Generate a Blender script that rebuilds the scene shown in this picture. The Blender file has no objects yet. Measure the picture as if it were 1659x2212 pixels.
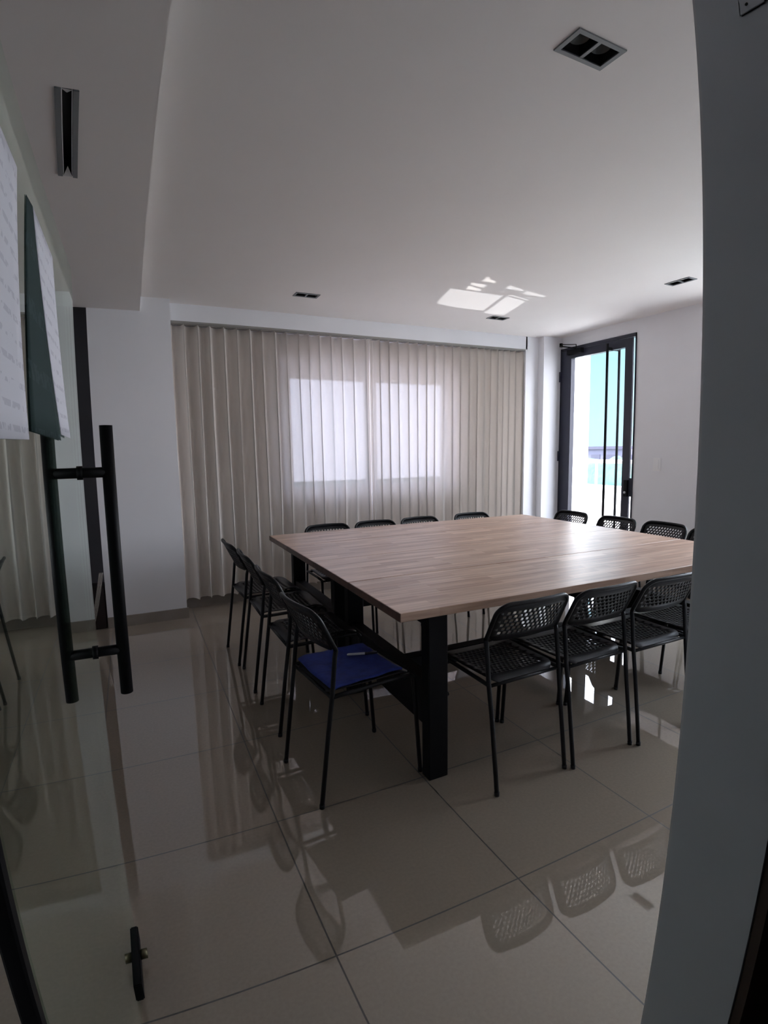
import bpy, bmesh, math, random
from mathutils import Vector, Matrix
random.seed(7)
C = bpy.context.scene.collection
SC = bpy.context.scene
PI = math.pi
R = math.radians

# ------------------------------------------------------------------ camera, world, lights, exposure
cam_d = bpy.data.cameras.new('camera')
cam = bpy.data.objects.new('camera', cam_d)
C.objects.link(cam)
SC.camera = cam
cr = Vector((0.90255432, -0.43028327, -0.01587478))
cu = Vector((0.06491298, 0.09952786, 0.99291516))
cf = Vector((0.4256548, 0.89719034, -0.11776027))
CAMH = 1.354
m = Matrix((( cr.x, cu.x, -cf.x, 0), (cr.y, cu.y, -cf.y, 0), (cr.z, cu.z, -cf.z, CAMH), (0, 0, 0, 1)))
cam.matrix_world = m
cam_d.type = 'PANO'          # the phone's ultra wide lens bends straight lines near the frame edge
cc = cam_d.cycles if hasattr(cam_d, 'cycles') else cam_d
cc.panorama_type = 'FISHEYE_LENS_POLYNOMIAL'
cc.fisheye_fov = R(180)
cc.fisheye_polynomial_k0 = 0.0
cc.fisheye_polynomial_k1 = -4.17592415e-02
cc.fisheye_polynomial_k2 = 2.84941802e-04
cc.fisheye_polynomial_k3 = 5.44948976e-06
cc.fisheye_polynomial_k4 = -1.26391080e-07
cam_d.sensor_fit = 'HORIZONTAL'
cam_d.sensor_width = 36.0
cam_d.sensor_height = 48.0
cam_d.clip_start = 0.01
cam_d.clip_end = 500

vs = SC.view_settings
SC.display_settings.display_device = 'sRGB'
vs.view_transform = 'Standard'
vs.look = 'None'
vs.gamma = 1.0
vs.use_curve_mapping = False
vs.exposure = 0.0
try:
    SC.cycles.use_denoising = True
    SC.cycles.denoiser = 'OPENIMAGEDENOISE'
    SC.cycles.max_bounces = 16
    SC.cycles.diffuse_bounces = 8
    SC.cycles.glossy_bounces = 6
    SC.cycles.transmission_bounces = 8
    SC.cycles.transparent_max_bounces = 24
    SC.cycles.sample_clamp_indirect = 8.0
    SC.cycles.caustics_reflective = False
    SC.cycles.caustics_refractive = False
except Exception:
    pass

w = bpy.data.worlds.new('sky')
SC.world = w
w.use_nodes = True
nt = w.node_tree
nt.nodes.clear()
wo = nt.nodes.new('ShaderNodeOutputWorld')
bg = nt.nodes.new('ShaderNodeBackground')
tc = nt.nodes.new('ShaderNodeTexCoord')
sx = nt.nodes.new('ShaderNodeSeparateXYZ')
rp = nt.nodes.new('ShaderNodeValToRGB')
nt.links.new(tc.outputs['Generated'], sx.inputs[0])
nt.links.new(sx.outputs['Z'], rp.inputs[0])
rp.color_ramp.elements[0].position = 0.0
rp.color_ramp.elements[0].color = (1.0, 0.96, 1.0, 1)
rp.color_ramp.elements[1].position = 0.5
rp.color_ramp.elements[1].color = (0.80, 0.86, 1.0, 1)
# a clear blue gap low in the north east, bright thin cloud everywhere else
dp = nt.nodes.new('ShaderNodeVectorMath'); dp.operation = 'DOT_PRODUCT'
dp.inputs[1].default_value = Vector((.72, .68, .13)).normalized()
nt.links.new(tc.outputs['Generated'], dp.inputs[0])
mr = nt.nodes.new('ShaderNodeMapRange'); mr.interpolation_type = 'SMOOTHSTEP'
mr.inputs['From Min'].default_value = .968
mr.inputs['From Max'].default_value = .988
nt.links.new(dp.outputs['Value'], mr.inputs['Value'])
gp = nt.nodes.new('ShaderNodeValToRGB')
gp.color_ramp.elements[0].position = .02
gp.color_ramp.elements[0].color = (.078, .118, .130, 1)
gp.color_ramp.elements[1].position = .30
gp.color_ramp.elements[1].color = (.048, .100, .125, 1)
nt.links.new(sx.outputs['Z'], gp.inputs[0])
sm = nt.nodes.new('ShaderNodeMix'); sm.data_type = 'RGBA'
nt.links.new(mr.outputs[0], sm.inputs[0])
nt.links.new(rp.outputs[0], sm.inputs[6])
nt.links.new(gp.outputs[0], sm.inputs[7])
nt.links.new(sm.outputs[2], bg.inputs[0])
bg.inputs[1].default_value = 13.0
nt.links.new(bg.outputs[0], wo.inputs[0])

def lamp(name, kind, loc, direction, energy, color=(1, 1, 1), **kw):
    l = bpy.data.lights.new(name, kind)
    o = bpy.data.objects.new(name, l)
    C.objects.link(o)
    o.location = loc
    o.rotation_mode = 'QUATERNION'
    o.rotation_quaternion = Vector(direction).to_track_quat('-Z', 'Y')
    l.energy = energy
    l.color = color
    for k, v in kw.items():
        setattr(l, k, v)
    return o

sun = lamp('sun', 'SUN', (0, 0, 20), (0.30, 0.52, -0.80), 21.0, (1.0, 0.95, 0.88), angle=R(0.6))
# portals guide the daylight sampling through the door, the window and the added window
def portal(name, loc, direction, sx_, sy_):
    o = lamp(name, 'AREA', loc, direction, 1.0)
    o.data.shape = 'RECTANGLE'
    o.data.size = sx_
    o.data.size_y = sy_
    o.data.cycles.is_portal = True
portal('door_portal', (4.60, 4.07, 1.22), (-1, 0, 0), 0.98, 2.40)
portal('added_window_portal', (4.60, 1.75, 1.525), (-1, 0, 0), 1.80, 1.45)
portal('window_portal', (2.22, 5.05, 1.56), (0, -1, 0), 1.90, 1.24)

# ------------------------------------------------------------------ room dimensions (metres)
HC = 2.545      # main ceiling
HS = 2.437      # underside of the lowered ceiling strip
XS = 0.112      # its edge
YB = 4.81       # far wall, inner face
XR = 4.368      # right wall, inner face
YN0, YN1 = 0.335, 0.481     # near wall (the doorway wall)
XJ = 0.7296     # right jamb of the doorway
XG = -0.114     # plane of the opened glass door

# ------------------------------------------------------------------ materials
def mat(name, col, rough=0.6, metal=0.0, spec=0.5, **kw):
    m_ = bpy.data.materials.new(name)
    m_.use_nodes = True
    b = m_.node_tree.nodes['Principled BSDF']
    b.inputs['Base Color'].default_value = (*col, 1)
    b.inputs['Roughness'].default_value = rough
    b.inputs['Metallic'].default_value = metal
    b.inputs['Specular IOR Level'].default_value = spec
    for k, v in kw.items():
        b.inputs[k.replace('_', ' ')].default_value = v
    return m_

def noisy(m_, c1, c2, scale=6.0, detail=6.0, vec_scale=None, bump=0.0):
    nt = m_.node_tree
    b = nt.nodes['Principled BSDF']
    tc = nt.nodes.new('ShaderNodeTexCoord')
    mp = nt.nodes.new('ShaderNodeMapping')
    if vec_scale: mp.inputs['Scale'].default_value = vec_scale
    n = nt.nodes.new('ShaderNodeTexNoise')
    n.inputs['Scale'].default_value = scale
    n.inputs['Detail'].default_value = detail
    r = nt.nodes.new('ShaderNodeValToRGB')
    r.color_ramp.elements[0].position = 0.3
    r.color_ramp.elements[1].position = 0.7
    r.color_ramp.elements[0].color = (*c1, 1)
    r.color_ramp.elements[1].color = (*c2, 1)
    nt.links.new(tc.outputs['Object'], mp.inputs[0])
    nt.links.new(mp.outputs[0], n.inputs['Vector'])
    nt.links.new(n.outputs['Fac'], r.inputs[0])
    nt.links.new(r.outputs[0], b.inputs['Base Color'])
    if bump:
        bu = nt.nodes.new('ShaderNodeBump')
        bu.inputs['Strength'].default_value = bump
        bu.inputs['Distance'].default_value = 0.01
        nt.links.new(n.outputs['Fac'], bu.inputs['Height'])
        nt.links.new(bu.outputs[0], b.inputs['Normal'])
    return m_

M = {}
M['wall'] = noisy(mat('wall paint', (.7, .7, .7), .75, spec=.25), (.825, .825, .855), (.84, .84, .87), 3)
M['ceiling'] = noisy(mat('ceiling paint', (.7, .7, .7), .85, spec=.2), (.84, .80, .785), (.855, .82, .805), 2)
M['jamb'] = noisy(mat('grey jamb paint', (.3, .3, .3), .6, spec=.3), (.74, .77, .82), (.80, .83, .88), 5)
M['dark_wood'] = noisy(mat('dark brown trim', (.05, .03, .02), .5), (.05, .028, .02), (.09, .05, .035), 8)
M['corridor'] = mat('corridor paint', (.16, .16, .16), .8)
M['baseboard'] = noisy(mat('taupe baseboard tile', (.3, .26, .23), .3), (.27, .235, .21), (.32, .28, .25), 6)
M['black'] = mat('black satin metal', (.004, .004, .005), .5, spec=.14)
M['alu_dark'] = mat('anthracite aluminium', (.016, .017, .034), .4, metal=.0, spec=.4)
M['chair_black'] = mat('black powder coat', (.006, .006, .008), .42, spec=.3)
M['chair_shell'] = mat('black plastic shell', (.007, .007, .009), .4, spec=.35)
M['well'] = mat('black lamp well', (.006, .006, .007), .5)
M['lamp_frame'] = mat('grey lamp frame', (.20, .21, .22), .5)
M['lamp_reflector'] = mat('smoked lamp reflector', (.06, .07, .07), .25, spec=.6)
M['white_plastic'] = mat('white plastic', (.86, .86, .87), .4)
M['white_ext'] = mat('white render outside', (.82, .82, .80), .8)
M['terrace'] = mat('pale terrace tile', (.75, .73, .70), .7)
M['steel'] = mat('galvanised rail', (.75, .77, .80), .4)
M['blue'] = noisy(mat('blue fabric', (.01, .02, .25), .85), (.012, .024, .17), (.022, .045, .27), 25, bump=.4)
M['pen_white'] = mat('pen barrel', (.65, .65, .68), .3)
M['pen_black'] = mat('pen cap', (.02, .02, .03), .3)
M['rust'] = mat('dark brown box card', (.018, .010, .009), .7)
M['beige'] = noisy(mat('beige folded sheets', (.5, .45, .4), .7), (.40, .35, .31), (.62, .58, .53), 9, vec_scale=(30, 30, 1))
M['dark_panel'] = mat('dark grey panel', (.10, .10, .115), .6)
M['brass'] = mat('dull brass', (.14, .12, .07), .4, metal=.7)
M['rail'] = mat('curtain rail', (.30, .29, .27), .5)
M['tree'] = noisy(mat('tree crown', (.1, .3, .15), .9), (.03, .075, .07), (.06, .12, .11), 3)
M['tower'] = noisy(mat('lilac grey facade', (.5, .45, .6), .8), (.085, .085, .13), (.10, .10, .15), .5)
M['tower_band'] = mat('facade window band', (.03, .03, .06), .5)
M['silver'] = mat('silver metal', (.5, .5, .52), .35, metal=.9)

def floor_mat():
    m_ = mat('polished porcelain tiles', (.4, .37, .33), .015, spec=.6, IOR=1.75, Coat_Weight=.6, Coat_Roughness=.02)
    nt = m_.node_tree
    b = nt.nodes['Principled BSDF']
    g = nt.nodes.new('ShaderNodeNewGeometry')
    mp = nt.nodes.new('ShaderNodeMapping')
    S = 0.6145
    mp.inputs['Location'].default_value = (-0.389 / S + 10, -1.165 / S + 10, 0)
    mp.inputs['Scale'].default_value = (1 / S, 1 / S, 1 / S)
    nt.links.new(g.outputs['Position'], mp.inputs[0])
    br = nt.nodes.new('ShaderNodeTexBrick')
    br.offset = 0.0
    br.squash = 1.0
    br.inputs['Scale'].default_value = 1.0
    br.inputs['Mortar Size'].default_value = 0.0042
    br.inputs['Mortar Smooth'].default_value = 0.1
    br.inputs['Bias'].default_value = 0.0
    br.inputs['Brick Width'].default_value = 1.0
    br.inputs['Row Height'].default_value = 1.0
    br.inputs['Color1'].default_value = (.345, .288, .225, 1)
    br.inputs['Color2'].default_value = (.36, .303, .238, 1)
    br.inputs['Mortar'].default_value = (.06, .05, .042, 1)
    nt.links.new(mp.outputs[0], br.inputs['Vector'])
    n = nt.nodes.new('ShaderNodeTexNoise')
    n.inputs['Scale'].default_value = 90
    n.inputs['Detail'].default_value = 4
    nt.links.new(g.outputs['Position'], n.inputs['Vector'])
    mx = nt.nodes.new('ShaderNodeMix')
    mx.data_type = 'RGBA'
    mx.blend_type = 'MULTIPLY'
    mx.inputs[0].default_value = 0.22
    nt.links.new(br.outputs['Color'], mx.inputs[6])
    nt.links.new(n.outputs['Fac'], mx.inputs[7])
    nt.links.new(mx.outputs[2], b.inputs['Base Color'])
    ml = nt.nodes.new('ShaderNodeMapRange')
    ml.inputs['To Min'].default_value = .015
    ml.inputs['To Max'].default_value = .5
    nt.links.new(br.outputs['Fac'], ml.inputs['Value'])
    nt.links.new(ml.outputs[0], b.inputs['Roughness'])
    return m_
M['floor'] = floor_mat()

def wood_mat():
    m_ = mat('oiled acacia staves', (.4, .25, .15), .36, spec=.6)
    nt = m_.node_tree
    b = nt.nodes['Principled BSDF']
    g = nt.nodes.new('ShaderNodeTexCoord')
    mp = nt.nodes.new('ShaderNodeMapping')
    mp.inputs['Location'].default_value = (7, 7, 0)
    nt.links.new(g.outputs['Object'], mp.inputs[0])
    br = nt.nodes.new('ShaderNodeTexBrick')
    br.offset = 0.37
    br.offset_frequency = 2
    br.inputs['Scale'].default_value = 1.0
    br.inputs['Mortar Size'].default_value = 0.0
    br.inputs['Bias'].default_value = 0.0
    br.inputs['Brick Width'].default_value = 0.34
    br.inputs['Row Height'].default_value = 0.043
    br.inputs['Color1'].default_value = (.44, .275, .19, 1)
    br.inputs['Color2'].default_value = (.64, .46, .35, 1)
    nt.links.new(mp.outputs[0], br.inputs['Vector'])
    mp2 = nt.nodes.new('ShaderNodeMapping')
    mp2.inputs['Scale'].default_value = (3.0, 55.0, 55.0)
    nt.links.new(g.outputs['Object'], mp2.inputs[0])
    n = nt.nodes.new('ShaderNodeTexNoise')
    n.inputs['Scale'].default_value = 1.0
    n.inputs['Detail'].default_value = 7
    nt.links.new(mp2.outputs[0], n.inputs['Vector'])
    r = nt.nodes.new('ShaderNodeValToRGB')
    r.color_ramp.elements[0].position = .32
    r.color_ramp.elements[0].color = (.52, .46, .42, 1)
    r.color_ramp.elements[1].position = .62
    r.color_ramp.elements[1].color = (1, 1, 1, 1)
    nt.links.new(n.outputs['Fac'], r.inputs[0])
    mx = nt.nodes.new('ShaderNodeMix')
    mx.data_type = 'RGBA'
    mx.blend_type = 'MULTIPLY'
    mx.inputs[0].default_value = 0.75
    nt.links.new(br.outputs['Color'], mx.inputs[6])
    nt.links.new(r.outputs[0], mx.inputs[7])
    nt.links.new(mx.outputs[2], b.inputs['Base Color'])
    return m_
M['wood'] = wood_mat()
M['edge'] = noisy(mat('dark reddish end strip', (.1, .05, .04), .4), (.10, .055, .045), (.16, .09, .07), 30)

def glass_mat(name, tint, f0=.04, power=5.0):
    m_ = bpy.data.materials.new(name)
    m_.use_nodes = True
    nt = m_.node_tree
    nt.nodes.clear()
    o = nt.nodes.new('ShaderNodeOutputMaterial')
    t = nt.nodes.new('ShaderNodeBsdfTransparent')
    t.inputs[0].default_value = (*tint, 1)
    gl = nt.nodes.new('ShaderNodeBsdfGlossy')
    gl.inputs['Roughness'].default_value = 0.0
    gl.inputs['Color'].default_value = (.93, 1.0, .96, 1)
    lw = nt.nodes.new('ShaderNodeLayerWeight')
    lw.inputs['Blend'].default_value = .5
    pw = nt.nodes.new('ShaderNodeMath')
    pw.operation = 'POWER'
    pw.inputs[1].default_value = power
    nt.links.new(lw.outputs['Facing'], pw.inputs[0])
    fr = nt.nodes.new('ShaderNodeMath')
    fr.operation = 'MULTIPLY_ADD'
    fr.inputs[1].default_value = 1 - f0
    fr.inputs[2].default_value = f0
    nt.links.new(pw.outputs[0], fr.inputs[0])
    mx = nt.nodes.new('ShaderNodeMixShader')
    nt.links.new(fr.outputs[0], mx.inputs[0])
    nt.links.new(t.outputs[0], mx.inputs[1])
    nt.links.new(gl.outputs[0], mx.inputs[2])
    nt.links.new(mx.outputs[0], o.inputs[0])
    return m_
M['door_glass'] = glass_mat('tempered door glass', (.90, .96, .93), f0=.05, power=2.2)
M['pane_tint'] = glass_mat('tinted door glass', (.86, .88, .90))
M['pane'] = glass_mat('window glass', (.93, .96, .97))
M['pane_blue'] = glass_mat('bluish window glass', (.86, .90, 1.0))

def curtain_mat():
    m_ = bpy.data.materials.new('off white curtain fabric')
    m_.use_nodes = True
    nt = m_.node_tree
    nt.nodes.clear()
    o = nt.nodes.new('ShaderNodeOutputMaterial')
    d = nt.nodes.new('ShaderNodeBsdfDiffuse')
    d.inputs[0].default_value = (.80, .75, .705, 1)
    tl = nt.nodes.new('ShaderNodeBsdfTranslucent')
    tl.inputs[0].default_value = (.60, .57, .54, 1)
    tr = nt.nodes.new('ShaderNodeBsdfTransparent')
    m1 = nt.nodes.new('ShaderNodeMixShader')
    m1.inputs[0].default_value = 0.07
    m2 = nt.nodes.new('ShaderNodeMixShader')
    nt.links.new(d.outputs[0], m1.inputs[1])
    nt.links.new(tl.outputs[0], m1.inputs[2])
    # open weave: fine threads seen face on let a share of the view through
    m2.inputs[0].default_value = 0.032
    nt.links.new(m1.outputs[0], m2.inputs[1])
    nt.links.new(tr.outputs[0], m2.inputs[2])
    nt.links.new(m2.outputs[0], o.inputs[0])
    return m_
M['curtain'] = curtain_mat()

def paper_mat(name, base, ink, freq, amount=.5):
    m_ = mat(name, base, .8, spec=.2)
    nt = m_.node_tree
    b = nt.nodes['Principled BSDF']
    g = nt.nodes.new('ShaderNodeTexCoord')
    sep = nt.nodes.new('ShaderNodeSeparateXYZ')
    nt.links.new(g.outputs['Object'], sep.inputs[0])
    ma = nt.nodes.new('ShaderNodeMath')
    ma.operation = 'MULTIPLY'
    ma.inputs[1].default_value = freq
    nt.links.new(sep.outputs['Z'], ma.inputs[0])
    fr = nt.nodes.new('ShaderNodeMath')
    fr.operation = 'FRACT'
    nt.links.new(ma.outputs[0], fr.inputs[0])
    lt = nt.nodes.new('ShaderNodeMath')
    lt.operation = 'LESS_THAN'
    lt.inputs[1].default_value = .28
    nt.links.new(fr.outputs[0], lt.inputs[0])
    n = nt.nodes.new('ShaderNodeTexNoise')
    n.inputs['Scale'].default_value = 60
    nt.links.new(g.outputs['Object'], n.inputs['Vector'])
    gt = nt.nodes.new('ShaderNodeMath')
    gt.operation = 'GREATER_THAN'
    gt.inputs[1].default_value = .5
    nt.links.new(n.outputs['Fac'], gt.inputs[0])
    mu = nt.nodes.new('ShaderNodeMath')
    mu.operation = 'MULTIPLY'
    nt.links.new(lt.outputs[0], mu.inputs[0])
    nt.links.new(gt.outputs[0], mu.inputs[1])
    m3 = nt.nodes.new('ShaderNodeMath')
    m3.operation = 'MULTIPLY'
    m3.inputs[1].default_value = amount
    nt.links.new(mu.outputs[0], m3.inputs[0])
    mx = nt.nodes.new('ShaderNodeMix')
    mx.data_type = 'RGBA'
    mx.inputs[6].default_value = (*base, 1)
    mx.inputs[7].default_value = (*ink, 1)
    nt.links.new(m3.outputs[0], mx.inputs[0])
    nt.links.new(mx.outputs[2], b.inputs['Base Color'])
    return m_
M['paper'] = paper_mat('white notice paper', (.74, .75, .82), (.30, .30, .38), 42, .3)
M['paper_dark'] = paper_mat('dark green printed sheet', (.022, .046, .046), (.045, .075, .08), 12, .6)

# ------------------------------------------------------------------ mesh helpers
def obj(name, bm, m_, parent=None, smooth=False, loc=None):
    me = bpy.data.meshes.new(name)
    bmesh.ops.recalc_face_normals(bm, faces=bm.faces[:]) if not getattr(bm, 'keep', False) else None
    bm.to_mesh(me)
    bm.free()
    if isinstance(m_, (list, tuple)):
        for q in m_: me.materials.append(q)
    else:
        me.materials.append(m_)
    if smooth:
        for p_ in me.polygons: p_.use_smooth = True
    o = bpy.data.objects.new(name, me)
    C.objects.link(o)
    if parent is not None: o.parent = parent
    if loc is not None: o.location = loc
    return o

def box(bm, x0, x1, y0, y1, z0, z1, mi=0):
    v = [bm.verts.new((x, y, z)) for x in (x0, x1) for y in (y0, y1) for z in (z0, z1)]
    for q in ((0, 1, 3, 2), (4, 6, 7, 5), (0, 4, 5, 1), (2, 3, 7, 6), (0, 2, 6, 4), (1, 5, 7, 3)):
        f = bm.faces.new([v[i] for i in q])
        f.material_index = mi
    return v

def bevbox(bm, x0, x1, y0, y1, z0, z1, r=.004, seg=2):
    b2 = bmesh.new()
    box(b2, x0, x1, y0, y1, z0, z1)
    bmesh.ops.recalc_face_normals(b2, faces=b2.faces[:])
    bmesh.ops.bevel(b2, geom=b2.edges[:], offset=r, segments=seg, affect='EDGES')
    tmp = bpy.data.meshes.new('t')
    b2.to_mesh(tmp)
    b2.free()
    bm.from_mesh(tmp)
    bpy.data.meshes.remove(tmp)

def tube(bm, pts, r, n=12, cap=True):
    pts = [Vector(p_) for p_ in pts]
    rings = []
    t = (pts[1] - pts[0]).normalized()
    ref = Vector((0, 0, 1)) if abs(t.z) < .9 else Vector((1, 0, 0))
    a = t.cross(ref).normalized()
    for i, p_ in enumerate(pts):
        if i == 0: t = (pts[1] - pts[0]).normalized()
        elif i == len(pts) - 1: t = (pts[-1] - pts[-2]).normalized()
        else: t = ((pts[i + 1] - p_).normalized() + (p_ - pts[i - 1]).normalized()).normalized()
        a = (a - t * a.dot(t)).normalized()
        b_ = t.cross(a)
        rr = r[i] if isinstance(r, (list, tuple)) else r
        rings.append([bm.verts.new(p_ + rr * (math.cos(2 * PI * k / n) * a + math.sin(2 * PI * k / n) * b_)) for k in range(n)])
    for i in range(len(rings) - 1):
        for k in range(n):
            bm.faces.new((rings[i][k], rings[i][(k + 1) % n], rings[i + 1][(k + 1) % n], rings[i + 1][k]))
    if cap:
        bm.faces.new(rings[0][::-1])
        bm.faces.new(rings[-1])

def fillet(pts, rad, n=6):
    """round the inner corners of a polyline"""
    pts = [Vector(p_) for p_ in pts]
    out = [pts[0]]
    for i in range(1, len(pts) - 1):
        p_ = pts[i]
        rr = rad[i - 1] if isinstance(rad, (list, tuple)) else rad
        d0 = (pts[i - 1] - p_); d1 = (pts[i + 1] - p_)
        k = min(rr, d0.length * .49, d1.length * .49)
        a = p_ + d0.normalized() * k
        b_ = p_ + d1.normalized() * k
        for j in range(n + 1):
            t = j / n
            out.append(a * (1 - t) ** 2 + p_ * 2 * t * (1 - t) + b_ * t * t)
    out.append(pts[-1])
    return out

def poly_prism(bm, pts, axis, a0, a1):
    """extrude a 2-D outline (u,v) along axis 'x' or 'y' or 'z' from a0 to a1"""
    def P3(u, v, a):
        return {'x': (a, u, v), 'y': (u, a, v), 'z': (u, v, a)}[axis]
    lo = [bm.verts.new(P3(u, v, a0)) for u, v in pts]
    hi = [bm.verts.new(P3(u, v, a1)) for u, v in pts]
    bm.faces.new(lo)
    bm.faces.new(hi[::-1])
    n = len(pts)
    for i in range(n):
        bm.faces.new((lo[i], hi[i], hi[(i + 1) % n], lo[(i + 1) % n]))

def struct(name, bm, m_, smooth=False, label=None):
    o = obj(name, bm, m_, None, smooth)
    o['kind'] = 'structure'
    if label: o['label'] = label
    return o

def empty(name, loc=(0, 0, 0), rz=0.0):
    o = bpy.data.objects.new(name, None)
    C.objects.link(o)
    o.empty_display_size = .1
    o.location = loc
    o.rotation_euler = (0, 0, rz)
    return o

def tag(o, label, cat, group=None):
    o['label'] = label
    o['category'] = cat
    if group: o['group'] = group
    return o

def wall_with_hole(bm, axis, a0, a1, u0, u1, z0, z1, hu0, hu1, hz0, hz1):
    """slab between a0..a1 on axis, spanning u and z, with one rectangular opening"""
    def b4(ua, ub, za, zb):
        if ub - ua < 1e-6 or zb - za < 1e-6: return
        if axis == 'x': box(bm, a0, a1, ua, ub, za, zb)
        else: box(bm, ua, ub, a0, a1, za, zb)
    b4(u0, hu0, z0, z1)
    b4(hu1, u1, z0, z1)
    b4(hu0, hu1, z0, hz0)
    b4(hu0, hu1, hz1, z1)

# ------------------------------------------------------------------ structure
bm = bmesh.new(); box(bm, -2.6, XR + .2, -1.6, YB + .2, -.12, 0)
struct('floor', bm, M['floor'], label='polished beige floor tiles with thin dark joints')

# ceiling as a sheet with real openings for the recessed lamps
LAMPS = [((1.183, 1.370), (1.146, 1.250), 'x'), ((1.202, 1.388), (4.012, 4.106), 'x'),
         ((3.042, 3.228), (4.042, 4.136), 'x'), ((3.610, 3.700), (2.508, 2.705), 'y')]
xs = sorted({-2.6, XR + .2} | {v for l in LAMPS for v in l[0]})
ys = sorted({-1.6, YB + .2} | {v for l in LAMPS for v in l[1]})
bm = bmesh.new()
vv = {(x, y): bm.verts.new((x, y, HC)) for x in xs for y in ys}
for i in range(len(xs) - 1):
    for j in range(len(ys) - 1):
        cx_, cy_ = (xs[i] + xs[i + 1]) / 2, (ys[j] + ys[j + 1]) / 2
        if any(l[0][0] < cx_ < l[0][1] and l[1][0] < cy_ < l[1][1] for l in LAMPS): continue
        bm.faces.new((vv[xs[i], ys[j]], vv[xs[i], ys[j + 1]], vv[xs[i + 1], ys[j + 1]], vv[xs[i + 1], ys[j]]))
box(bm, -2.6, XR + .2, -1.6, YB + .2, HC + .25, HC + .4)
box(bm, -2.6, XR + .2, YB + .19, YB + .2, HC, HC + .25)
box(bm, XR + .19, XR + .2, -1.6, YB + .2, HC, HC + .25)
struct('ceiling', bm, M['ceiling'], label='white painted ceiling with recessed lamps')

# lowered strip along the left, with a slanted slot for the long lamp
SL = [(-0.183, 1.815), (-0.116, 1.815), (-0.157, 2.404), (-0.226, 2.404)]
bm = bmesh.new()
o4 = [(-2.6, YN1 - .001), (XS, YN1 - .001), (XS, 4.523), (-2.6, 4.523)]
lo = [bm.verts.new((x, y, HS)) for x, y in o4]
inn = [bm.verts.new((x, y, HS)) for x, y in SL]
hi = [bm.verts.new((x, y, HC)) for x, y in o4]
for i in range(4):
    j = (i + 1) % 4
    bm.faces.new((lo[i], lo[j], inn[j], inn[i]))
    bm.faces.new((lo[i], hi[i], hi[j], lo[j]))
struct('ceiling_left', bm, M['ceiling'], label='lowered ceiling strip along the left side')

# far wall with the window opening, header, pillars
WX0, WX1, WZ0, WZ1 = 1.26, 3.17, .93, 2.20
bm = bmesh.new()
wall_with_hole(bm, 'y', YB, YB + .2, -.262, XR + .2, 0, HC + .3, WX0, WX1, WZ0, WZ1)
struct('wall_back', bm, M['wall'], label='white far wall behind the curtains')
bm = bmesh.new(); box(bm, .332, 3.96, 4.643, YB, 2.41, HC)
struct('trim_1', bm, M['wall'], label='white boxed header above the curtains')
bm = bmesh.new(); box(bm, -.262, .332, 4.523, YB, 0, HC)
struct('wall_column_left', bm, M['wall'], label='wide white column left of the curtains')
bm = bmesh.new(); box(bm, 3.94, 4.115, 4.643, YB, 0, HC); box(bm, 4.115, XR, 4.555, YB, 0, HC)
struct('wall_column_right', bm, M['wall'], label='narrow white column between curtains and terrace door')
# right wall with the door opening
DY0, DY1, DZ = 3.566, 4.579, 2.42
bm = bmesh.new()
wall_with_hole(bm, 'x', XR, XR + .2, 2.7, YB + .2, 0, HC + .3, DY0, DY1, 0, DZ)
wall_with_hole(bm, 'x', XR, XR + .2, -1.6, 2.7, 0, HC + .3, 0.85, 2.65, .80, 2.25)  # opening for the added window
struct('wall_right', bm, M['wall'], label='white right wall around the terrace door')
# near wall, either side of the doorway, with grey painted reveal
bm = bmesh.new(); box(bm, XJ, XR, YN0, YN1, 0, HC)
wn = struct('wall_front', bm, [M['jamb']], label='grey green end of the wall at the doorway, right edge')
bm = bmesh.new(); box(bm, XJ + .003, XR, YN1, YN1 + .006, 0, HC)
struct('wall_front_room_side', bm, M['wall'], label='white room side of the doorway wall')
bm = bmesh.new(); box(bm, -2.6, -.150, YN0, YN1 - .08, 0, HC)
struct('wall_front_left', bm, M['wall'])
bm = bmesh.new(); box(bm, XJ + .004, XJ + .13, YN0 - .016, YN0 - .001, 0, HC)
struct('trim_2', bm, M['dark_wood'], label='dark brown door casing at the right edge')
# left wall and the dark recess beside the column
bm = bmesh.new(); box(bm, -2.72, -2.6, -1.6, YB + .2, 0, HC + .3)
struct('wall_left', bm, M['wall'])
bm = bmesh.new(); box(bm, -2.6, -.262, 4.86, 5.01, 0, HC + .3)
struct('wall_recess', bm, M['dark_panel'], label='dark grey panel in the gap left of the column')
# corridor shell behind the camera
bm = bmesh.new(); box(bm, -2.6, XR, -1.6, -1.5, 0, HC + .3); box(bm, XR - .4, XR, -1.5, YN0, 0, HC)
struct('wall_corridor', bm, M['corridor'])

# baseboards
def base(name, x0, x1, y0, y1, label):
    bm = bmesh.new(); box(bm, x0, x1, y0, y1, 0, .082)
    box(bm, x0, x1, y0, y1, .082, .085)
    struct(name, bm, M['baseboard'], label=label)
base('baseboard_back', .332, 3.94, YB - .014, YB, 'taupe tile baseboard under the curtains')
base('baseboard_column', -.262, .344, 4.511, 4.523, 'taupe tile baseboard at the foot of the left column')
base('baseboard_right', XR - .012, XR, YN1 + .006, DY0, 'taupe tile baseboard on the right wall')
base('baseboard_recess', -2.6, -.262, 4.848, 4.86, 'taupe tile baseboard in the recess')

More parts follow.
